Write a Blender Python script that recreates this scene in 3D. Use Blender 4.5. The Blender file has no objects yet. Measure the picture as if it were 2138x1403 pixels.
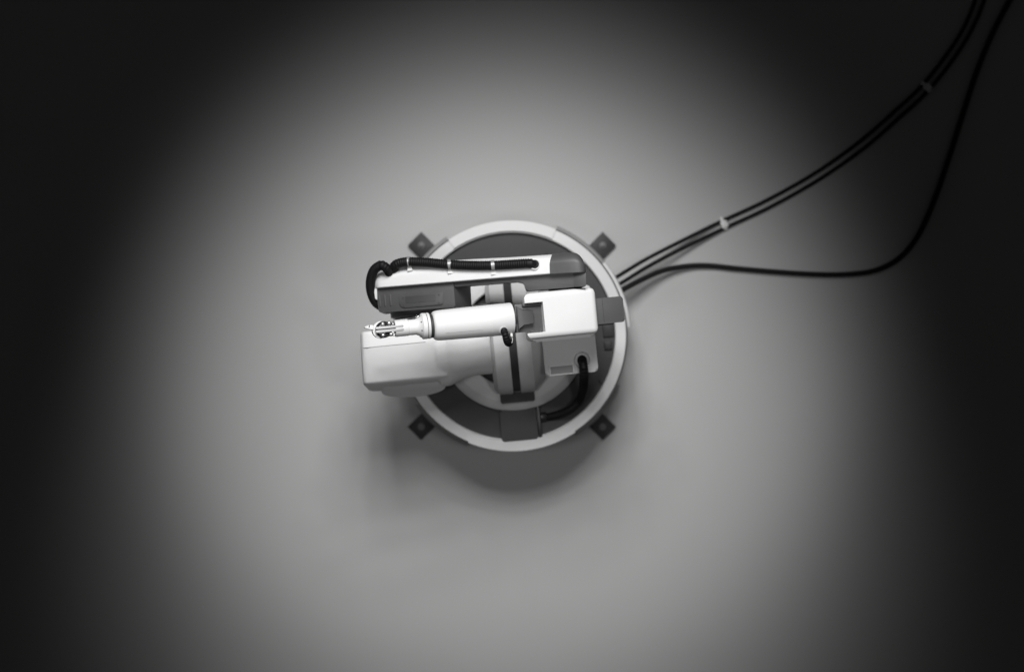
import bpy, bmesh, math, random
from mathutils import Vector, Matrix

random.seed(4)
sc = bpy.context.scene
COL = sc.collection
R = math.radians

# ------------------------------------------------------------------ camera
cam_d = bpy.data.cameras.new('camera')
cam = bpy.data.objects.new('camera', cam_d)
COL.objects.link(cam)
cam.location = (0, 0, 2.97)
cam.rotation_euler = (0, 0, 0)              # straight down, +Y up in the picture
cam_d.sensor_width = 36.0
cam_d.lens = 50.0
cam_d.clip_end = 60
cam_d.dof.use_dof = True
cam_d.dof.focus_distance = 2.97 - 0.53
cam_d.dof.aperture_fstop = 1.65
sc.camera = cam

# ------------------------------------------------------------------ world
w = bpy.data.worlds.new('World')
sc.world = w
w.use_nodes = True
bg = w.node_tree.nodes['Background']
bg.inputs[0].default_value = (1, 1, 1, 1)
bg.inputs[1].default_value = 0.0125

# ------------------------------------------------------------------ lamps: a bank of small spots standing in for one broad lamp, plus added fills
FLOOR_A = 0.50
def spot_lamp(p, aim, pool_r, blend, watts, soft):
    """one key or fill spot whose beam covers a pool of the given radius round `aim`"""
    d = aim - p
    ld = bpy.data.lights.new('key_fill_spot', 'SPOT')
    ld.energy = watts
    ld.spot_size = 2 * math.atan(pool_r / d.length)
    ld.spot_blend = blend
    ld.shadow_soft_size = soft
    lo = bpy.data.objects.new('key_fill_spot', ld)
    lo.location = p
    lo.rotation_euler = d.to_track_quat('-Z', 'Y').to_euler()
    COL.objects.link(lo)

LAMP_C = Vector((-0.03, 1.16, 2.22))
KEY_W, WIDE_W, FILL_W = 138.0, 72.0, 26.0
POOL = Vector((-0.017, -0.175, 0.0))          # tight beams
WIDE = Vector((-0.022, -0.255, 0.0))          # wide beams
bank = [(0, 0)] + [(0.21, 60 * k) for k in range(6)] + [(0.41, 30 * k + 15) for k in range(12)]
axis = (POOL - LAMP_C).normalized()
sx = axis.cross(Vector((0, 0, 1))).normalized()
sy = sx.cross(axis).normalized()
for i, (rad, ang) in enumerate(bank):
    p = LAMP_C + sx * rad * math.cos(R(ang)) + sy * rad * math.sin(R(ang))
    if i % 2 == 0:
        spot_lamp(p, POOL, 0.795, 1.0, KEY_W / 10, 0.075)
    else:
        spot_lamp(p, WIDE, 1.0, 1.0, WIDE_W / 9, 0.075)
for x in (-0.42, 0.42):  # added overhead fill pair, only there to lift the shadows
    spot_lamp(Vector((x, -0.12, 2.25)), Vector((-0.015, -0.020, 0)), 0.815, 0.45, FILL_W / 2, 0.10)

sc.view_settings.view_transform = 'Standard'
sc.view_settings.look = 'None'
sc.view_settings.exposure = 0.0
sc.view_settings.gamma = 1.0
sc.view_settings.use_curve_mapping = False

# ------------------------------------------------------------------ materials
def mat(name, col, rough=0.4, metal=0.0, var=0.0, vscale=30, bump=0.0, bscale=400, rvar=0.0, coat=0.0, spec=0.5):
    m = bpy.data.materials.new(name)
    m.use_nodes = True
    nt = m.node_tree
    b = nt.nodes['Principled BSDF']
    c = (col, col, col) if not isinstance(col, tuple) else col
    b.inputs['Base Color'].default_value = (*c, 1)
    b.inputs['Roughness'].default_value = rough
    b.inputs['Metallic'].default_value = metal
    b.inputs['Specular IOR Level'].default_value = spec
    if coat:
        b.inputs['Coat Weight'].default_value = coat
        b.inputs['Coat Roughness'].default_value = 0.15
    tc = nt.nodes.new('ShaderNodeTexCoord')
    if var or rvar:
        n = nt.nodes.new('ShaderNodeTexNoise')
        n.inputs['Scale'].default_value = vscale
        n.inputs['Detail'].default_value = 6
        n.inputs['Roughness'].default_value = 0.6
        nt.links.new(tc.outputs['Object'], n.inputs['Vector'])
        if var:
            r = nt.nodes.new('ShaderNodeMapRange')
            r.inputs['From Min'].default_value = 0.25
            r.inputs['From Max'].default_value = 0.75
            r.inputs['To Min'].default_value = 1 - var
            r.inputs['To Max'].default_value = 1 + var
            nt.links.new(n.outputs['Fac'], r.inputs['Value'])
            mx = nt.nodes.new('ShaderNodeVectorMath')
            mx.operation = 'SCALE'
            mx.inputs[0].default_value = c
            nt.links.new(r.outputs[0], mx.inputs['Scale'])
            nt.links.new(mx.outputs[0], b.inputs['Base Color'])
        if rvar:
            r2 = nt.nodes.new('ShaderNodeMapRange')
            r2.inputs['From Min'].default_value = 0.3
            r2.inputs['From Max'].default_value = 0.7
            r2.inputs['To Min'].default_value = rough - rvar
            r2.inputs['To Max'].default_value = rough + rvar
            nt.links.new(n.outputs['Fac'], r2.inputs['Value'])
            nt.links.new(r2.outputs[0], b.inputs['Roughness'])
    if bump:
        n2 = nt.nodes.new('ShaderNodeTexNoise')
        n2.inputs['Scale'].default_value = bscale
        n2.inputs['Detail'].default_value = 3
        nt.links.new(tc.outputs['Object'], n2.inputs['Vector'])
        bp = nt.nodes.new('ShaderNodeBump')
        bp.inputs['Strength'].default_value = bump
        bp.inputs['Distance'].default_value = 0.001
        nt.links.new(n2.outputs['Fac'], bp.inputs['Height'])
        nt.links.new(bp.outputs[0], b.inputs['Normal'])
    return m

M = {}
M['white'] = mat('white_plastic', (0.79, 0.79, 0.787), 0.42, rvar=0.06, var=0.015, vscale=18, bump=0.05, bscale=900)
M['white2'] = mat('white_painted_casting', (0.61, 0.61, 0.607), 0.5, rvar=0.08, var=0.025, vscale=14, bump=0.08, bscale=600)
M['cast'] = mat('white_cast_housing', (0.79, 0.79, 0.787), 0.5, rvar=0.06, var=0.02, vscale=12, bump=0.06, bscale=700)
M['dark'] = mat('charcoal_plastic', (0.080, 0.080, 0.081), 0.5, rvar=0.07, var=0.06, vscale=25, bump=0.06, bscale=900)
M['plate'] = mat('charcoal_base_plate', (0.056, 0.056, 0.057), 0.6, spec=0.22, rvar=0.08, var=0.10, vscale=16, bump=0.05, bscale=500)
M['foot'] = mat('dark_steel_foot', (0.040, 0.040, 0.040), 0.5, spec=0.25, rvar=0.1, var=0.12, vscale=40)
M['black'] = mat('black_rubber', (0.009, 0.009, 0.009), 0.55, spec=0.2)
M['blackp'] = mat('black_plastic', (0.018, 0.018, 0.018), 0.4)
M['stripe'] = mat('dark_belt', (0.035, 0.035, 0.036), 0.6, var=0.1, vscale=60)
M['steel'] = mat('polished_steel', (0.75, 0.75, 0.75), 0.18, 1.0, rvar=0.06, vscale=60)
M['greywall'] = mat('grey_painted_wall', (0.32, 0.32, 0.318), 0.5, var=0.05, vscale=20)
M['satin'] = mat('satin_steel', (0.80, 0.80, 0.80), 0.48, 1.0, rvar=0.05, vscale=60)
M['bolt'] = mat('dark_zinc', (0.13, 0.13, 0.13), 0.5, 0.4, var=0.1, vscale=90)
M['strap'] = mat('grey_strap', (0.30, 0.30, 0.30), 0.38, 0.3)
M['rodgrey'] = mat('bead_blasted_alloy', (0.50, 0.50, 0.50), 0.45, 0.2)
M['tie'] = mat('nylon_tie', (0.80, 0.80, 0.79), 0.4)
M['floor'] = mat('studio_floor', (0.500, 0.4995, 0.4965), 0.62, var=0.02, vscale=2.2, rvar=0.04, bump=0.03, bscale=260, spec=0.3)

# ------------------------------------------------------------------ mesh helpers
def link(name, bm, m, parent=None, loc=None, roty=None, smooth=True, scale=None):
    bmesh.ops.recalc_face_normals(bm, faces=bm.faces)
    me = bpy.data.meshes.new(name)
    bm.to_mesh(me)
    bm.free()
    me.materials.append(M[m])
    if smooth:
        for p in me.polygons:
            p.use_smooth = True
        me.set_sharp_from_angle(angle=R(38))
    o = bpy.data.objects.new(name, me)
    COL.objects.link(o)
    if parent is not None:
        o.parent = parent
    if loc is not None:
        o.location = loc
    if scale is not None:
        o.scale = scale
    if roty is not None:
        o.rotation_euler = (0, roty, 0)
    return o

def rounded(pts, rad, n=6):
    """polygon with its corners rounded; rad a number or one per corner"""
    out = []
    N = len(pts)
    rs = rad if isinstance(rad, (list, tuple)) else [rad] * N
    for i in range(N):
        p = Vector(pts[i]); a = Vector(pts[i - 1]); b = Vector(pts[(i + 1) % N])
        r = rs[i]
        if r <= 0:
            out.append((p.x, p.y)); continue
        da = (a - p); db = (b - p)
        ang = da.angle(db)
        t = min(r / math.tan(ang / 2), da.length * 0.49, db.length * 0.49)
        r2 = t * math.tan(ang / 2)
        c = p + (da.normalized() + db.normalized()).normalized() * (r2 / math.sin(ang / 2))
        s = p + da.normalized() * t - c
        e = p + db.normalized() * t - c
        a0 = math.atan2(s.y, s.x); a1 = math.atan2(e.y, e.x)
        dlt = (a1 - a0 + math.pi) % (2 * math.pi) - math.pi
        for k in range(n + 1):
            th = a0 + dlt * k / n
            out.append((c.x + r2 * math.cos(th), c.y + r2 * math.sin(th)))
    return out

def prism(pts, zt, zb, low=None, bev=0.0, seg=3, pred=None, bm=None):
    """upright prism over a footprint; zt, zb numbers or functions of x; low = another footprint at the bottom"""
    bm = bm or bmesh.new()
    ft = zt if callable(zt) else (lambda x: zt)
    fb = zb if callable(zb) else (lambda x: zb)
    low = low or pts
    T = [bm.verts.new((x, y, ft(x))) for x, y in pts]
    B = [bm.verts.new((x, y, fb(x))) for x, y in low]
    top = bm.faces.new(T)
    bot = bm.faces.new(B[::-1])
    n = len(T)
    for i in range(n):
        bm.faces.new((T[i], B[i], B[(i + 1) % n], T[(i + 1) % n]))
    if bev:
        es = [e for e in top.edges]
        if pred == 'all':
            es = list({e for v in T + B for e in v.link_edges})
        elif pred == 'both':
            es = list(top.edges) + list(bot.edges)
        elif callable(pred):
            es = [e for e in {e for v in T + B for e in v.link_edges} if pred(e)]
        bmesh.ops.bevel(bm, geom=es, offset=bev, segments=seg, profile=0.5, affect='EDGES', clamp_overlap=True)
    return bm

def shrink(pts, d):
    """footprint grown (d<0) or shrunk (d>0) about its middle"""
    cx = sum(p[0] for p in pts) / len(pts); cy = sum(p[1] for p in pts) / len(pts)
    mx = max(abs(p[0] - cx) for p in pts); my = max(abs(p[1] - cy) for p in pts)
    return [(cx + (x - cx) * (1 - d / mx), cy + (y - cy) * (1 - d / my)) for x, y in pts]

def rect(x0, x1, y0, y1):
    return [(x0, y0), (x1, y0), (x1, y1), (x0, y1)]

def box(x0, x1, y0, y1, z0, z1, bev=0.0, seg=2, bm=None):
    return prism(rect(x0, x1, y0, y1), z1, z0, bev=bev, seg=seg, pred='all', bm=bm)

def lathe(prof, ax='Z', c=(0, 0, 0), n=64, closed=False, a0=0, a1=360, bm=None):
    """prof = [(r, h)] turned about an axis through c"""
    bm = bm or bmesh.new()
    full = abs(a1 - a0) >= 359.9
    cnt = n if full else n + 1
    rings = []
    for k in range(cnt):
        th = R(a0 + (a1 - a0) * k / n)
        ring = []
        for r, h in prof:
            u, v = r * math.cos(th), r * math.sin(th)
            p = {'Z': (u, v, h), 'X': (h, u, v), 'Y': (u, h, v)}[ax]
            ring.append(bm.verts.new((p[0] + c[0], p[1] + c[1], p[2] + c[2])))
        rings.append(ring)
    m = len(prof)
    for k in range(n):
        A, B = rings[k], rings[(k + 1) % cnt]
        for i in range(m if closed else m - 1):
            j = (i + 1) % m
            bm.faces.new((A[i], A[j], B[j], B[i]))
    if not full and closed:
        bm.faces.new(rings[0]); bm.faces.new(rings[-1][::-1])
    bmesh.ops.remove_doubles(bm, verts=bm.verts, dist=1e-6)
    return bm

def loft(rings, cap=(True, True), bm=None):
    bm = bm or bmesh.new()
    V = [[bm.verts.new(p) for p in r] for r in rings]
    n = len(V[0])
    for a, b in zip(V, V[1:]):
        for i in range(n):
            bm.faces.new((a[i], a[(i + 1) % n], b[(i + 1) % n], b[i]))
    if cap[0]: bm.faces.new(V[0])
    if cap[1]: bm.faces.new(V[-1][::-1])
    return bm

def spline(pts, step):
    P = [Vector(p) for p in pts]
    P = [P[0] * 2 - P[1]] + P + [P[-1] * 2 - P[-2]]
    dense = []
    for i in range(1, len(P) - 2):
        for k in range(24):
            t = k / 24
            a, b, c, d = P[i - 1], P[i], P[i + 1], P[i + 2]
            dense.append(0.5 * ((2 * b) + (c - a) * t + (2 * a - 5 * b + 4 * c - d) * t * t + (3 * b - a - 3 * c + d) * t ** 3))
    dense.append(P[-2])
    out = [dense[0]]; acc = 0
    for a, b in zip(dense, dense[1:]):
        L = (b - a).length
        while acc + L >= step and L > 1e-9:
            a = a + (b - a) * ((step - acc) / L)
            out.append(a.copy()); L = (b - a).length; acc = 0
        acc += L
    return out

def tube(pts, r, step=0.004, sides=12, ridge=0.0, period=4, bm=None):
    """smooth or corrugated hose along a spline"""
    bm = bm or bmesh.new()
    P = spline(pts, step)
    rings = []
    up = Vector((0, 0, 1)); t0 = (P[1] - P[0]).normalized()
    nrm = up - t0 * up.dot(t0)
    if nrm.length < 1e-3: nrm = Vector((1, 0, 0))
    nrm.normalize()
    for i, p in enumerate(P):
        t = (P[min(i + 1, len(P) - 1)] - P[max(i - 1, 0)]).normalized()
        nrm = (nrm - t * nrm.dot(t)).normalized()
        bn = t.cross(nrm)
        rr = r + (ridge * math.cos(2 * math.pi * i / period) if ridge else 0)
        rings.append([p + (nrm * math.cos(2 * math.pi * k / sides) + bn * math.sin(2 * math.pi * k / sides)) * rr for k in range(sides)])
    return loft(rings, bm=bm)

def tag(o, label, cat, group=None):
    o['label'] = label; o['category'] = cat
    if group: o['group'] = group
    return o

# ------------------------------------------------------------------ floor
bm = bmesh.new()
bmesh.ops.create_grid(bm, x_segments=2, y_segments=2, size=8)
fl = link('floor', bm, 'floor', smooth=False)
fl['kind'] = 'structure'

# ================================================================== robot arm
robot = bpy.data.objects.new('robot_arm', None)
COL.objects.link(robot)
robot.rotation_euler = (0, 0, R(5.5))
robot.empty_display_size = 0.1
tag(robot, 'white and charcoal industrial robot arm on a round white base in a pool of light', 'robot arm')

# ---- base
BS = (0.991, 0.991, 1.13)
base = link('base', lathe([(0.2390, 0.0), (0.2390, 0.022), (0.2375, 0.026), (0.2300, 0.120), (0.2262, 0.168), (0.215, 0.168), (0.215, 0.0)], closed=True, n=128), 'greywall', robot, scale=BS)
link('base_gasket', lathe([(0.2268, 0.160), (0.2268, 0.181), (0.208, 0.181), (0.208, 0.160)], closed=True, n=128), 'blackp', base)
link('rim', lathe([(0.2238, 0.180), (0.2238, 0.1885), (0.2221, 0.1905), (0.2040, 0.1905), (0.2020, 0.1885), (0.2005, 0.150), (0.2065, 0.150), (0.2065, 0.180)], closed=True, n=160), 'white2', base)
for a in (90, 270):      # two raised lip segments that overhang the gap
    link('rim_lip', lathe([(0.2258, 0.178), (0.2258, 0.1918), (0.2243, 0.1932), (0.2055, 0.1932), (0.2042, 0.1918), (0.2042, 0.1895), (0.2228, 0.1895), (0.2228, 0.178)], closed=True, n=40, a0=a - 28, a1=a + 28), 'white2', base)
link('cable_flange', lathe([(0.2420, 0.062), (0.2420, 0.098), (0.2402, 0.101), (0.2300, 0.101), (0.2300, 0.062)], closed=True, n=32, a0=-1, a1=33), 'white2', base)
for a0, a1 in ((33, 62), (118, 150), (210, 242), (298, 330)):
    link('base_flange', lathe([(0.2480, 0.0), (0.2480, 0.026), (0.2465, 0.028), (0.2300, 0.034), (0.2300, 0.0)], closed=True, n=24, a0=a0, a1=a1), 'greywall', base)
plate = link('inner_plate', lathe([(0.0, 0.181), (0.203, 0.181), (0.203, 0.170), (0.0, 0.170)], n=96), 'plate', base)
for (x, y, sx_, sy_) in ((0.189, -0.004, 0.011, 0.016), (0.186, -0.036, 0.008, 0.009)):
    link('cover_plate', box(x - sx_, x + sx_, y - sy_, y + sy_, 0.180, 0.185, 0.0015), 'foot', base)
for (x, y) in ((0.083, 0.153), (0.097, 0.148), (0.106, 0.146), (-0.170, -0.060), (0.165, -0.105)):
    link('screw', lathe([(0, 0.185), (0.003, 0.185), (0.0036, 0.183), (0.0036, 0.180)], c=(x, y, 0), n=12), 'foot', base)

# feet stand on the floor at the true diagonals
fa = -R(5.5)
def foot_bm():
    return prism([(0.228, -0.0195), (0.2865, -0.0195), (0.2865, 0.0195), (0.228, 0.0195)], 0.013, 0.0, bev=0.0015, seg=2, pred='both')
def bolt_bm():
    b = lathe([(0, 0.0150), (0.0068, 0.0150), (0.0073, 0.0144), (0.0073, 0.0128)], c=(0.2665, 0, 0), n=24)
    hx = [(0.2665 + 0.0046 * math.cos(R(60 * k + 12)), 0.0046 * math.sin(R(60 * k + 12))) for k in range(6)]
    prism(hx, 0.0200, 0.0149, bev=0.0008, seg=2, bm=b)
    return b
foot0 = link('foot', foot_bm(), 'foot', robot)
bolt0 = link('bolt', bolt_bm(), 'bolt', foot0)
for k in range(4):
    f = foot0 if k == 0 else foot0.copy()
    f.rotation_euler = (0, 0, R(45 + 90 * k) + fa)
    if k:
        COL.objects.link(f)
        b = bolt0.copy(); b.parent = f; COL.objects.link(b)

# ---- turntable
tt = link('turntable', lathe([(0.097, 0.152), (0.097, 0.204), (0.099, 0.206), (0.127, 0.2075), (0.130, 0.2065), (0.1445, 0.198), (0.1462, 0.195), (0.1462, 0.172), (0.1420, 0.166), (0.1420, 0.152)], closed=True, n=128), 'white2', robot, (0, 0, 0.022), scale=(0.993, 0.993, 1))
link('turntable_hub', lathe([(0, 0.187), (0.0965, 0.187), (0.0965, 0.152)], n=64), 'stripe', tt)

# ---- connector box in the ring, with its black socket plate
cb = link('connector_box', prism(rounded(rect(-0.0385, 0.0325, -0.2035, -0.142), 0.004), 0.196, 0.150, bev=0.003, seg=3), 'plate', robot, (0, 0, 0.024), scale=(0.993, 0.993, 1))
link('socket_plate', box(0.0330, 0.0405, -0.2055, -0.138, 0.150, 0.194, 0.0015), 'blackp', cb)
link('socket', lathe([(0.0, 0.052), (0.0098, 0.052), (0.0105, 0.051), (0.0105, 0.0400)], ax='X', c=(0, -0.1640, 0.178), n=24), 'blackp', cb)

# ---- shoulder drum (axis along X)
ZD = 0.225
def drum(x0, x1, r0, r1, bev=0.0):
    prof = [(0, x0), (r0 - bev, x0), (r0, x0 + bev), (r1, x1 - bev), (r1 - bev, x1), (0, x1)] if bev else [(0, x0), (r0, x0), (r1, x1), (0, x1)]
    bm_ = lathe(prof, ax='X', c=(0, 0, ZD), n=96)
    for v in bm_.verts:                       # flat skirt below the axis
        if v.co.z < ZD - 0.045:
            v.co.z = ZD - 0.045
    return bm_
sd = link('shoulder_drum', drum(-0.0360, -0.0075, 0.1105, 0.1115, 0.0012), 'white2', robot, (0, 0, 0.016), scale=(0.995, 0.995, 1))
link('drum_half', drum(0.0070, 0.0350, 0.1115, 0.1105, 0.0012), 'white2', sd)
link('belt_stripe', drum(-0.0078, 0.0073, 0.1070, 0.1070), 'stripe', sd)
link('drum_flank', drum(-0.0430, -0.0358, 0.1000, 0.1085), 'white2', sd)
link('drum_flank', drum(0.0348, 0.0560, 0.1090, 0.0880), 'white2', sd)
link('bumper', prism(rounded(rect(-0.0340, 0.0325, -0.1290, -0.1085), 0.004), 0.218, 0.188, bev=0.005, seg=4), 'plate', sd)

# ---- motor box on the right, with name plate, grommet
mb_pts = rounded(rect(0.0545, 0.1520, -0.0800, 0.0800), 0.006)
mbx = link('motor_box', prism(mb_pts, 0.355, 0.165, low=shrink(mb_pts, 0.004), bev=0.004, seg=4), 'white2', robot)
def frame_plate(x0, x1, y0, y1, z, wd, h):
    b = box(x0, x1, y1 - wd, y1, z, z + h, 0.0006)
    box(x0, x1, y0, y0 + wd, z, z + h, 0.0006, bm=b)
    box(x0, x0 + wd, y0 + wd, y1 - wd, z, z + h, 0.0006, bm=b)
    box(x1 - wd, x1, y0 + wd, y1 - wd, z, z + h, 0.0006, bm=b)
    return b
npf = link('name_plate_frame', frame_plate(0.0620, 0.1080, -0.0800, -0.0610, 0.353, 0.0026, 0.006), 'white', mbx)
link('name_plate', box(0.0646, 0.1054, -0.0774, -0.0636, 0.353, 0.3560, 0.0004), 'greywall', mbx)
link('grommet', lathe([(0.0080, 0.352), (0.0080, 0.3615), (0.0095, 0.3635), (0.0120, 0.3625), (0.0150, 0.356), (0.0150, 0.352)], closed=True, c=(0.1235, -0.0560, 0), n=32), 'white', mbx)
link('corrugated_hose', tube([(0.1235, -0.0545, 0.345), (0.1236, -0.0560, 0.364), (0.1242, -0.0660, 0.378), (0.1246, -0.0820, 0.366), (0.1246, -0.0990, 0.328), (0.1230, -0.1170, 0.280), (0.1160, -0.1360, 0.240), (0.0980, -0.1520, 0.226), (0.0730, -0.1610, 0.209), (0.0480, -0.1640, 0.202)], 0.0080, step=0.001, ridge=0.0006, period=5, sides=16), 'black', robot)

# ---- shoulder housing (left): rounded box, chamfered to a round end cap; cross neck to the drum
def rrect_ring(cx, cz, hx, hz, r, n=64):
    """rounded rectangle sampled by angle, as (x, z)"""
    out = []
    for k in range(n):
        th = 2 * math.pi * k / n
        c, s = math.cos(th), math.sin(th)
        # superellipse gives soft corners
        p = r if c < 0 else 2 + (r - 2) * 0.62
        d = (abs(c / hx) ** p + abs(s / hz) ** p) ** (-1 / p)
        out.append((cx + c * d, cz + s * d))
    return out
TL = R(21)
def housing_ring(y_top, z_ref, cx, cz, hx, hz, p, lean):
    """ring standing across Y, leaning back by `lean` so that its lower side sits further out"""
    return [(x, y_top - (z_ref - z) * math.tan(lean), z) for x, z in rrect_ring(cx, cz, hx, hz, p)]
ZH = 0.322
rings = [
    housing_ring(0.0300, 0.40, -0.1975, ZH, 0.0640, 0.0600, 7, 0),
    housing_ring(0.0345, 0.40, -0.1975, ZH, 0.0730, 0.0700, 8, 0),
    housing_ring(0.0330, 0.40, -0.1978, ZH, 0.0765, 0.0735, 10, 0),
    housing_ring(0.0300, 0.40, -0.1979, ZH, 0.0775, 0.0745, 11, 0),
    housing_ring(0.0050, 0.40, -0.1982, ZH, 0.0785, 0.0745, 12, 0),
    housing_ring(0.0030, 0.40, -0.1982, ZH, 0.0785, 0.0743, 12, 0),
    housing_ring(-0.0300, 0.40, -0.1990, ZH - 0.004, 0.0800, 0.0690, 12, R(4)),
    housing_ring(-0.0560, 0.40, -0.1995, ZH - 0.008, 0.0810, 0.0630, 11, R(10)),
    housing_ring(-0.0610, 0.38, -0.1995, ZH - 0.009, 0.0802, 0.0612, 10, R(8)),
    housing_ring(-0.0640, 0.37, -0.1985, ZH - 0.010, 0.0785, 0.0595, 8, R(8)),
    housing_ring(-0.0665, 0.37, -0.1935, ZH - 0.014, 0.0660, 0.0500, 2.6, R(8)),
    housing_ring(-0.0667, 0.37, -0.1930, ZH - 0.016, 0.0400, 0.0300, 2.0, R(8)),
]
hb = loft(rings)
lathe([(0, -0.0400), (0.0655, -0.0400), (0.0655, -0.0700), (0.0668, -0.0850), (0.0700, -0.0980), (0.0745, -0.1100), (0.0805, -0.1220), (0.0805, -0.140), (0, -0.140)], ax='X', c=(0, -0.0010, 0.3140), n=96, bm=hb)
hs = link('shoulder_housing', hb, 'cast', robot)
rm = hs.modifiers.new('cast', 'REMESH'); rm.mode = 'VOXEL'; rm.voxel_size = 0.0016; rm.use_smooth_shade = True
sm = hs.modifiers.new('fillet', 'SMOOTH'); sm.factor = 0.5; sm.iterations = 22
cap_r = [housing_ring(-0.0500, 0.346, -0.1930, ZH - 0.014, 0.0600, 0.0380, 2.0, R(8)),
         housing_ring(-0.0672, 0.346, -0.1930, ZH - 0.014, 0.0600, 0.0380, 2.0, TL),
         housing_ring(-0.0682, 0.346, -0.1930, ZH - 0.014, 0.0588, 0.0370, 2.0, TL)]
link('end_cap', loft(cap_r), 'cast', hs)
link('parting_seam', tube([(-0.2745, 0.0042, 0.385), (-0.2660, 0.0042, 0.3957), (-0.2450, 0.0042, 0.3962), (-0.2000, 0.0042, 0.3962), (-0.1560, 0.0042, 0.3962)], 0.0007, step=0.003, sides=6), 'greywall', hs)

# ---- upper arm link: climbs to the right
LS = 1.032
def zl(x):
    return 0.395 + 0.105 * (x + 0.233) / 0.35
def zlo(x, d):
    return zl(x) - d
fr_top = rounded([(-0.2295, 0.110), (-0.2285, 0.0634), (-0.0925, 0.0588), (-0.0915, 0.110)], [0.003, 0.004, 0.003, 0.002])
fr_low = rounded([(-0.2275, 0.110), (-0.2265, 0.0610), (-0.0660, 0.0570), (-0.0640, 0.110)], [0.003, 0.004, 0.003, 0.002])
ua = link('upper_arm_frame', prism(fr_top, zl, lambda x: zl(x) - 0.070, low=fr_low, bev=0.002, seg=3), 'dark', robot, scale=(LS, LS, 1))
bar = rounded([(-0.0925, 0.112), (-0.0900, 0.0940), (0.0190, 0.0915), (0.0290, 0.0880), (0.0322, 0.0740), (0.1310, 0.0716), (0.1330, 0.112)], [0.001, 0.001, 0.01, 0.005, 0.004, 0.003, 0.002], n=5)
link('frame_bar', prism(bar, lambda x: zl(x) - 0.0012, lambda x: zl(x) - 0.060, bev=0.0015, seg=2), 'dark', ua)
endb = rounded([(0.1128, 0.0945), (0.1120, 0.0722), (0.1318, 0.0712), (0.1338, 0.0945)], 0.002)
link('end_block', prism(endb, lambda x: zl(x) + 0.0012, lambda x: zl(x) - 0.05, bev=0.001, seg=2), 'dark', ua)
for x in (-0.2250, -0.2155, -0.2056):
    s = rounded(rect(x - 0.0016, x + 0.0016, 0.0725, 0.0930), 0.0015, n=4)
    link('vent_rib', prism(s, lambda x: zl(x) + 0.0016, lambda x: zl(x) - 0.004, bev=0.0008, seg=2), 'dark', ua)
ap = rounded([(-0.1905, 0.0885), (-0.1895, 0.0672), (-0.1135, 0.0655), (-0.1115, 0.0872)], [0.002, 0.008, 0.004, 0.002], n=5)
apo = link('access_plate', prism(ap, lambda x: zl(x) + 0.0026, lambda x: zl(x) - 0.003, bev=0.0008, seg=2), 'dark', ua)
link('access_label', prism([(-0.1790, 0.0862), (-0.1785, 0.0740), (-0.1260, 0.0725), (-0.1250, 0.0850)], lambda x: zl(x) + 0.0031, lambda x: zl(x) + 0.0020, bev=0.0003, seg=1), 'dark', ua)
for (x, y) in ((-0.1825, 0.0845), (-0.1820, 0.0705), (-0.1200, 0.0690), (-0.1190, 0.0832)):
    link('screw', lathe([(0, 0.0012), (0.0012, 0.0012), (0.0014, 0), (0.0014, -0.002)], c=(x, y, zl(x) + 0.0026), n=10), 'blackp', ua)

lipw = rounded([(-0.2335, 0.112), (-0.2325, 0.088), (-0.2290, 0.084), (-0.2270, 0.112)], 0.0015, n=3)
link('cover_lip', prism(lipw, lambda x: zl(x) + 0.004, lambda x: zl(x) - 0.05, bev=0.0015, seg=3), 'white', ua)
# white cover shell along the far side of the link
def lerp_tab(tab, x):
    for (xa, a), (xb, b) in zip(tab, tab[1:]):
        if x <= xb:
            t = (x - xa) / (xb - xa)
            return a + (b - a) * max(0, t)
    return tab[-1][1]
yin = [(-0.235, 0.1062), (0.074, 0.0980), (0.135, 0.0950)]
yout = [(-0.2330, 0.1170), (-0.2315, 0.1235), (-0.2270, 0.1305), (-0.2196, 0.1355), (-0.2080, 0.1378), (-0.196, 0.1390), (-0.169, 0.1412), (-0.12, 0.1420), (-0.0504, 0.1385), (0.012, 0.1345), (0.0785, 0.1315)]
def section(x, zt, drop, y0, y1, flat=0.45, n=10):
    """cross-section from the inner edge over the top and down the outer side, closed underneath"""
    ym = y0 + (y1 - y0) * flat
    pts = [(x, y0, zt - 0.020), (x, y0, zt - 0.0015), (x, y0 + 0.0012, zt)]
    for k in range(n + 1):
        th = math.pi / 2 * k / n
        pts.append((x, ym + (y1 - ym) * math.sin(th), zt - drop * (1 - math.cos(th))))
    pts += [(x, y1 - 0.0005, zt - drop - 0.022), (x, y0 + 0.004, zt - drop - 0.022)]
    return pts
def cover_z(x):
    return zl(x) + 0.0120
secs = []
xs = [-0.2332, -0.2322, -0.2300, -0.2270, -0.2230, -0.2180] + [-0.21 + 0.0144 * k for k in range(20)] + [0.0745, 0.0820]
for x in xs:
    e = max(0.0, (-0.2180 - x) / 0.0152)
    zt = cover_z(x) - 0.016 * (1 - math.sqrt(max(0, 1 - e * e)))
    secs.append(section(x, zt, 0.030, lerp_tab(yin, x), lerp_tab(yout, x)))
ucv = link('upper_arm_cover', loft(secs), 'white', robot, scale=(LS, LS, 1))
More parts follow.
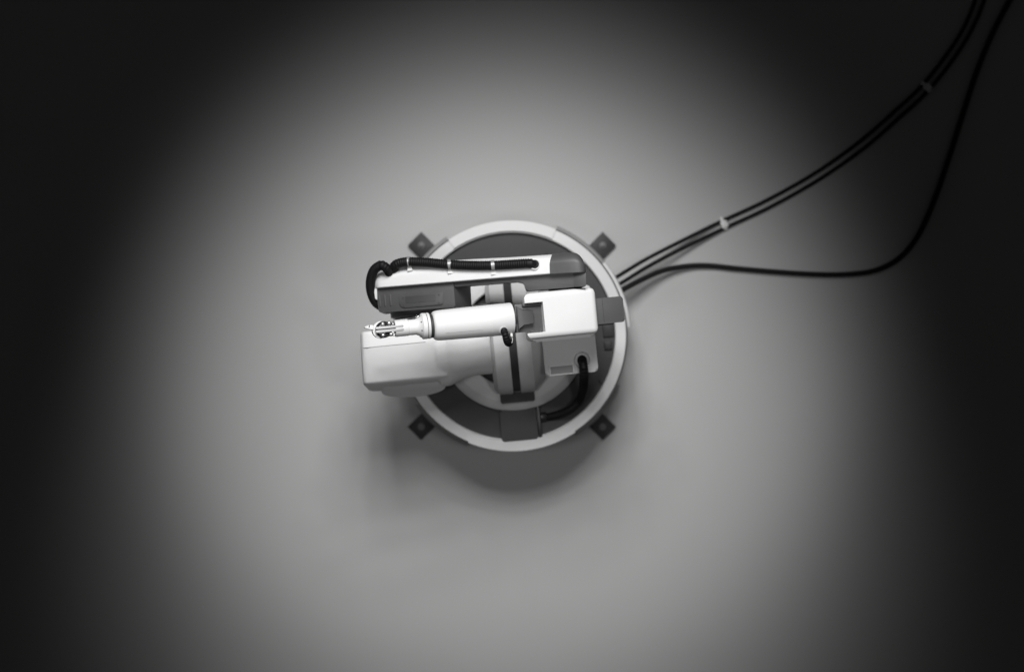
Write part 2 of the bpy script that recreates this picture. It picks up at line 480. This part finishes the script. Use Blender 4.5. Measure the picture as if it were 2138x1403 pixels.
# charcoal end cap of the same section
secs = []
for x, yo, dz in [(0.0735, 0.1325, 0.0), (0.078, 0.1325, 0), (0.092, 0.1322, 0), (0.106, 0.1318, 0), (0.116, 0.1310, 0.0008), (0.122, 0.1290, 0.002), (0.127, 0.1250, 0.004), (0.1308, 0.1190, 0.007), (0.1335, 0.1110, 0.012), (0.1345, 0.1040, 0.018)]:
    secs.append(section(x, cover_z(x) + 0.0012 - dz, 0.030, lerp_tab(yin, x) - 0.0012, yo, flat=0.5))
for k in (0, 1):
    y0_, y1_ = secs[k][0][1], secs[k][-2][1]
    secs[k] = [(x + 0.0075 * max(0, (y - y0_ - 0.012) / (y1_ - y0_ - 0.012)) ** 1.5, y, z) for x, y, z in secs[k]]
link('upper_arm_end_cap', loft(secs), 'dark', robot, scale=(LS, LS, 1))

# hoses, clamps and fittings on the link
def hz(x):
    return zl(x) + 0.0160
hp = [(-0.1950, 0.1310, hz(-0.194) - 0.022), (-0.1935, 0.1365, hz(-0.19) - 0.008), (-0.1880, 0.1425, hz(-0.186)), (-0.1700, 0.1448, hz(-0.17) + 0.001), (-0.1350, 0.1400, hz(-0.135) + 0.001), (-0.0980, 0.1325, hz(-0.098)), (-0.0600, 0.1265, hz(-0.06)), (-0.0210, 0.1222, hz(-0.021)), (0.0100, 0.1205, hz(0.01)), (0.0350, 0.1192, hz(0.035)), (0.0440, 0.1182, hz(0.044) - 0.002), (0.0500, 0.1168, hz(0.05) - 0.014)]
link('corrugated_hose', tube(hp, 0.0081, step=0.0008, ridge=0.0005, period=5, sides=18), 'black', robot, scale=(LS, LS, 1))
lp = [(-0.202, 0.126, 0.398), (-0.203, 0.1345, 0.421), (-0.21, 0.142, 0.429), (-0.216, 0.1432, 0.427), (-0.2275, 0.137, 0.419), (-0.235, 0.1245, 0.409), (-0.2385, 0.11, 0.399), (-0.238, 0.095, 0.389), (-0.2335, 0.082, 0.38), (-0.2235, 0.073, 0.371), (-0.2145, 0.069, 0.363)]
link('corrugated_hose', tube(lp, 0.0081, step=0.0008, ridge=0.0005, period=5, sides=18), 'black', robot, scale=(LS, LS, 1))
link('hose_fitting', box(-0.2125, -0.1925, 0.1275, 0.1352, 0.390, 0.4120, 0.0022, 3), 'white', robot, scale=(LS, LS, 1))
link('hose_grommet', lathe([(0.0070, -0.012), (0.0070, 0.0026), (0.0082, 0.0036), (0.0098, 0.0022), (0.0098, -0.012)], closed=True, c=(0.0498, 0.1165, cover_z(0.0498)), n=28), 'white', robot, scale=(LS, LS, 1))
link('grommet_hole', lathe([(0, 0.0028), (0.0072, 0.0028), (0.0072, -0.004)], c=(0.0498, 0.1165, cover_z(0.0498)), n=24), 'black', robot, scale=(LS, LS, 1))
for x, y in ((-0.1650, 0.1445), (-0.0950, 0.1320), (-0.0210, 0.1222)):
    z = hz(x)
    cl = link('hose_clamp', lathe([(0.0086, -0.0028), (0.0092, -0.0028), (0.0092, 0.0028), (0.0086, 0.0028)], ax='X', closed=True, c=(x, y, z), n=28), 'strap', robot, scale=(LS, LS, 1))
    cl.rotation_euler = (0, 0, 0)
    link('clamp_foot', prism(rounded([(x - 0.0048, y - 0.0155), (x + 0.0048, y - 0.0155), (x + 0.0032, y - 0.0080), (x - 0.0032, y - 0.0080)], 0.0008, n=3), z - 0.0015, z - 0.012, bev=0.0006, seg=2), 'tie', cl)

# joints of the link
jl = link('elbow_joint', lathe([(0, 0.064), (0.0500, 0.064), (0.0500, 0.0540), (0.0490, 0.0525), (0, 0.0525)], ax='Y', c=(-0.1650, 0, 0.344), n=64), 'dark', robot, scale=(1.02, 1.02, 1))
link('bearing_ring', lathe([(0, 0.0530), (0.0455, 0.0530), (0.0462, 0.0520), (0.0462, 0.0490), (0.0450, 0.0480), (0, 0.0480)], ax='Y', c=(-0.1650, 0, 0.344), n=64), 'steel', jl)
link('joint_shaft', lathe([(0.0400, 0.0490), (0.0400, 0.0250), (0, 0.0250)], ax='Y', c=(-0.1650, 0, 0.332), n=48), 'blackp', jl)
jr = link('wrist_joint', lathe([(0, 0.082), (0.0300, 0.082), (0.0300, 0.060), (0, 0.060)], ax='Y', c=(0.1020, 0, zl(0.102) - 0.050), n=48), 'blackp', robot)

# ---- elbow block, forearm, flange, gripper: one straight assembly pitched up to the left
FS = 1.0549
FL, FY = (0.078 * FS, 0.0275 * FS, 0.470), R(13)
U = [(-0.0620, -0.0365), (0.0608, -0.0365), (0.0608, 0.0400), (-0.0620, 0.0400), (-0.0620, 0.0236), (-0.0315, 0.0236), (-0.0315, -0.0258), (-0.0620, -0.0258)]
def outer_edge(e):
    a, b = e.verts[0].co, e.verts[1].co
    def inn(c): return c.x < -0.030 and -0.027 < c.y < 0.025
    m = (a + b) / 2
    if inn(a) and inn(b): return False
    if abs(a.x + 0.062) < 1e-4 and abs(b.x + 0.062) < 1e-4 and abs(a.z - b.z) < 1e-4: return True
    return True
Ul = [(x + (0.030 if x < -0.05 else 0), y) for x, y in U]
eb = link('elbow_block', prism(U, 0.0360, -0.0340, low=Ul, bev=0.0095, seg=6, pred=lambda e: outer_edge(e) and not ((e.verts[0].co.x < -0.03 and abs(e.verts[0].co.y) < 0.027) or (e.verts[1].co.x < -0.03 and abs(e.verts[1].co.y) < 0.027))), 'white', robot, FL, FY, scale=(FS, FS, FS))
lip = rounded(rect(-0.0500, 0.0605, -0.0415, 0.0385), 0.008)
link('block_skirt', prism(lip, 0.0100, -0.0345, low=shrink(lip, 0.002), bev=0.003, seg=3), 'white', eb)
link('notch_floor', box(-0.0760, -0.0317, -0.0230, 0.0233, -0.0180, 0.0220, 0.0008), 'dark', eb)
link('notch_ledge', box(-0.0640, -0.0317, 0.0185, 0.0234, 0.0215, 0.0275, 0.0010), 'dark', eb)
wb = prism([(-0.0745, -0.0180), (-0.0660, -0.0105), (-0.0490, -0.0108), (-0.0485, 0.0110), (-0.0660, 0.0115), (-0.0745, 0.0190)], 0.0335, 0.0120, low=[(-0.0745, -0.0215), (-0.0600, -0.0150), (-0.0470, -0.0120), (-0.0470, 0.0120), (-0.0600, 0.0160), (-0.0745, 0.0225)], bev=0.0008, seg=2)
link('yoke_block', wb, 'dark', eb)
rb = rounded(rect(0.0590, 0.1105, -0.0220, 0.0212), 0.004)
mc = link('motor_cover', prism(rb, 0.0205, -0.0300, low=shrink(rb, 0.0015), bev=0.0028, seg=3), 'dark', robot, FL, FY, scale=(FS, FS, FS))
link('cover_skirt', prism(rounded(rect(0.0560, 0.0960, -0.0245, 0.0205), 0.002), 0.0060, -0.028, bev=0.001, seg=2), 'dark', mc)
link('seam_strip', box(0.0740, 0.0745, -0.0210, 0.0203, 0.0200, 0.0208), 'foot', mc)

YF = 0.0012
fa_prof = [(0, -0.0775), (0.0235, -0.0775), (0.0258, -0.0780), (0.0264, -0.0795), (0.0262, -0.1155), (0.0259, -0.1158), (0.0259, -0.1164), (0.0262, -0.1167), (0.0250, -0.1960), (0.0246, -0.2030), (0.0236, -0.2075), (0.0218, -0.2102), (0.0195, -0.2112), (0.0, -0.2112)]
fo = link('forearm', lathe(fa_prof, ax='X', c=(0, YF, 0), n=96), 'white', robot, FL, FY, scale=(FS, FS, FS))
link('forearm_collar', lathe([(0, -0.0730), (0.0232, -0.0730), (0.0240, -0.0740), (0.0240, -0.0780), (0, -0.0780)], ax='X', c=(0, YF, 0), n=64), 'blackp', fo)
link('forearm_core', lathe([(0, -0.2090), (0.0195, -0.2090), (0.0195, -0.2180), (0, -0.2180)], ax='X', c=(0, YF, 0), n=48), 'stripe', fo)
def patch(x0, x1, y0, y1, h, bm=None):
    """thin raised panel wrapped on the forearm"""
    bm = bm or bmesh.new()
    nx, ny = 8, 16
    V = {}
    for i in range(nx + 1):
        for j in range(ny + 1):
            for l, hh in ((0, -0.0008), (1, h)):
                x = x0 + (x1 - x0) * i / nx
                rr = 0.0262 + (0.0250 - 0.0262) * ((-0.1167 - x) / 0.0793) + hh
                y = y0 + (y1 - y0) * j / ny
                V[i, j, l] = bm.verts.new((x, YF + y, math.sqrt(rr * rr - y * y)))
    for i in range(nx):
        for j in range(ny):
            for l in (0, 1):
                f = (V[i, j, l], V[i + 1, j, l], V[i + 1, j + 1, l], V[i, j + 1, l])
                bm.faces.new(f if l else f[::-1])
    for i in range(nx):
        for j in (0, ny):
            bm.faces.new((V[i, j, 0], V[i + 1, j, 0], V[i + 1, j, 1], V[i, j, 1]))
    for j in range(ny):
        for i in (0, nx):
            bm.faces.new((V[i, j, 0], V[i, j + 1, 0], V[i, j + 1, 1], V[i, j, 1]))
    return bm
link('forearm_panel', patch(-0.1945, -0.1340, -0.0140, 0.0145, 0.00035), 'white', fo)
# short hose and its tie at the forearm's lower side
hc = Vector((-0.0975, -0.0165, 0.0195))
link('hose_collar', tube([(-0.0978, -0.0130, 0.0140), (-0.0975, -0.0175, 0.0205)], 0.0072, step=0.001, sides=24), 'white', fo)
link('corrugated_hose', tube([(-0.0978, -0.0140, 0.0160), (-0.0974, -0.0190, 0.0225), (-0.0966, -0.0250, 0.0240), (-0.0950, -0.0310, 0.0215), (-0.0925, -0.0360, 0.0160), (-0.0890, -0.0385, 0.0080), (-0.0850, -0.0380, -0.0020)], 0.0056, step=0.0007, ridge=0.0006, period=5, sides=18), 'black', fo)
tie = link('hose_tie', box(-0.0858, -0.0822, -0.0285, -0.0230, 0.0120, 0.0160, 0.0006), 'tie', fo)
link('tie_strap', tube([(-0.0838, -0.0275, 0.0140), (-0.0830, -0.0330, 0.0140), (-0.0840, -0.0380, 0.0130), (-0.0870, -0.0415, 0.0110), (-0.0910, -0.0430, 0.0070)], 0.0005, step=0.001, sides=6), 'tie', fo)

# wrist flange
wf = link('wrist_flange', lathe([(0, -0.2215), (0.0208, -0.2215), (0.0214, -0.2221), (0.0214, -0.2283), (0.0206, -0.2291), (0.0190, -0.2300), (0.0150, -0.2345), (0.0129, -0.2390), (0.0127, -0.2520), (0, -0.2520)], ax='X', c=(0, 0.0022, 0), n=64), 'white', robot, FL, FY, scale=(FS, FS, FS))
link('flange_disc', lathe([(0, -0.2165), (0.0208, -0.2165), (0.0214, -0.2171), (0.0214, -0.2202), (0.0209, -0.2207), (0, -0.2207)], ax='X', c=(0, 0.0022, 0), n=64), 'white', wf)
link('flange_gap', lathe([(0, -0.2204), (0.0204, -0.2204), (0.0204, -0.2217), (0, -0.2217)], ax='X', c=(0, 0.0022, 0), n=48), 'blackp', wf)
for k in range(8):
    th = R(22.5 + 45 * k)
    y, z = 0.0022 + 0.0178 * math.cos(th), 0.0178 * math.sin(th)
    link('bolt', lathe([(0, -0.2325), (0.0008, -0.2325), (0.0009, -0.2300)], ax='X', c=(0, y, z), n=8), 'foot', wf)

# gripper
gr = link('gripper', lathe([(0.0078, -0.2735), (0.0128, -0.2735), (0.0137, -0.2727), (0.0137, -0.2575), (0.0133, -0.2571), (0.0137, -0.2567), (0.0137, -0.2520), (0.0120, -0.2505), (0.0, -0.2505), (0.0, -0.2620), (0.0078, -0.2620)], ax='X', closed=True, c=(0, 0.0026, 0), n=48), 'white', robot, FL, FY, scale=(FS, FS, FS))
gc = (-0.2920, 0.0026)
link('jaw_housing', prism([(gc[0] - 0.0018 + 0.0166 * math.cos(R(a)), gc[1] + 0.0145 * math.sin(R(a))) for a in range(95, 266, 9)] + [(gc[0] + 0.0022, gc[1] - 0.0128), (gc[0] + 0.0022, gc[1] + 0.0128)], 0.0040, -0.0080, bev=0.0012, seg=3), 'white', gr)
link('jaw_ring', lathe([(0.0, 0.0030), (0.0098, 0.0030), (0.0100, 0.0078), (0.0130, 0.0078), (0.0135, 0.0070), (0.0135, -0.0060), (0, -0.0060)], c=(gc[0], gc[1], 0), n=48), 'black', gr)
for y in (0.0058, 0.0002):
    link('rod', prism(rounded(rect(-0.3065, -0.2605, y - 0.0019, y + 0.0019), 0.002, n=5), 0.0142, 0.0085, bev=0.0012, seg=3), 'rodgrey', gr)
link('rod_gap', box(-0.3040, -0.2640, 0.0020, 0.0040, 0.0090, 0.0118), 'blackp', gr)
for (x, y) in ((-0.2935, 0.0118), (-0.2830, 0.0122), (-0.2948, -0.0062), (-0.2815, -0.0060)):
    bmr = bmesh.new()
    bmesh.ops.create_uvsphere(bmr, u_segments=20, v_segments=12, radius=0.0034)
    bmesh.ops.translate(bmr, verts=bmr.verts, vec=(x, y, 0.0095))
    link('roller', bmr, 'satin', gr)
for y in (0.0112, -0.0068):
    link('jaw_link', box(-0.2890, -0.2725, y - 0.0022, y + 0.0022, 0.0025, 0.0068, 0.0008), 'blackp', gr)
    link('link_pin', lathe([(0, 0.0090), (0.0016, 0.0090), (0.0018, 0.0070), (0.0018, 0.0060)], c=(-0.2765, y, 0), n=12), 'steel', gr)
tip = link('nozzle', prism(rounded([(-0.3085, 0.0030), (-0.3085, 0.0118), (-0.3150, 0.0122), (-0.3225, 0.0102), (-0.3225, 0.0080), (-0.3150, 0.0058)], 0.001, n=3), 0.0060, -0.002, bev=0.0008, seg=2), 'white', gr)
link('nozzle_slot', prism([(-0.3162, 0.0085), (-0.3145, 0.0082), (-0.3138, 0.0118), (-0.3152, 0.0121)], 0.0068, 0.0050), 'blackp', gr)

# ================================================================== floor cables
rc = 0.0040
pathA = [(0.1881, 0.1048, 0.075), (0.2158, 0.1216, 0.07), (0.2767, 0.1581, 0.045), (0.3484, 0.195, 0.022), (0.4351, 0.238, 0.006), (0.5302, 0.2821, 0.0045), (0.63, 0.338, 0.0045), (0.7199, 0.4009, 0.0045), (0.7898, 0.4608, 0.0045), (0.8567, 0.5237, 0.0045), (0.9146, 0.5976, 0.0045), (0.9496, 0.6575, 0.0045), (0.9725, 0.7204, 0.0045), (0.9955, 0.8003, 0.0045)]
pathB = [(0.1959, 0.0931, 0.075), (0.2226, 0.1079, 0.07), (0.2827, 0.1443, 0.045), (0.3553, 0.1821, 0.022), (0.4421, 0.224, 0.006), (0.5372, 0.2681, 0.0045), (0.639, 0.325, 0.0045), (0.7299, 0.3879, 0.0045), (0.7998, 0.4478, 0.0045), (0.8677, 0.5107, 0.0045), (0.9276, 0.5866, 0.0045), (0.9655, 0.6515, 0.0045), (0.9905, 0.7164, 0.0045), (1.0155, 0.8003, 0.0045)]
pathC = [(0.2008, 0.0794, 0.075), (0.2275, 0.0952, 0.07), (0.2664, 0.1155, 0.05), (0.313, 0.1352, 0.028), (0.3645, 0.1449, 0.012), (0.41, 0.1462, 0.007), (0.47, 0.1402, 0.0065), (0.5498, 0.1332, 0.0065), (0.6296, 0.1282, 0.0065), (0.6995, 0.1282, 0.0065), (0.7593, 0.1372, 0.0065), (0.8092, 0.1641, 0.0065), (0.8471, 0.211, 0.0065), (0.8791, 0.2809, 0.0065), (0.909, 0.3657, 0.0065), (0.9409, 0.4655, 0.0065), (0.9689, 0.5503, 0.0065), (1.0008, 0.6281, 0.0065), (1.0407, 0.705, 0.0065), (1.0886, 0.7898, 0.0065)]
tag(link('floor_cable', tube(pathA, rc, step=0.006, sides=12), 'black'), 'thin black cable, upper of the tied parallel pair crossing the floor', 'cable', 'cables running from the robot base')
tag(link('floor_cable', tube(pathB, rc, step=0.006, sides=12), 'black'), 'thin black cable, lower of the tied parallel pair crossing the floor', 'cable', 'cables running from the robot base')
tag(link('floor_cable', tube(pathC, 0.0056, step=0.0011, ridge=0.0005, period=5, sides=12), 'black'), 'thicker ribbed black cable bending in an S alone across the floor', 'cable', 'cables running from the robot base')
def cable_tie(x, y, ang, label, m='tie'):
    t = bpy.data.objects.new('cable_tie', None)
    COL.objects.link(t)
    t.location = (x, y, 0.0); t.rotation_euler = (0, 0, R(ang))
    t.empty_display_size = 0.02
    tag(t, label, 'cable tie', 'ties round the cable pair')
    ring = []
    n = 28
    for k in range(n):
        th = 2 * math.pi * k / n
        p = 4
        d = (abs(math.cos(th) / 0.0132) ** p + abs(math.sin(th) / 0.0052) ** p) ** (-1 / p)
        ring.append((d * math.cos(th), 0.0056 + d * math.sin(th)))
    rings = [[(-0.0035, y, z) for y, z in ring], [(0.0035, y, z) for y, z in ring]]
    link('strap', loft(rings), m, t)
    link('buckle', box(-0.0070, 0.0070, -0.0085, 0.0060, 0.0100, 0.0150, 0.0010), m, t)
    link('tail', box(-0.0022, 0.0022, 0.0045, 0.0165, 0.0105, 0.0118, 0.0004), m, t)
cable_tie(0.441, 0.233, 24.5, 'white cable tie round the cable pair in the light, nearer the robot')
cable_tie(0.8635, 0.5175, 44, 'cable tie round the cable pair in the dark corner, farther from the robot')
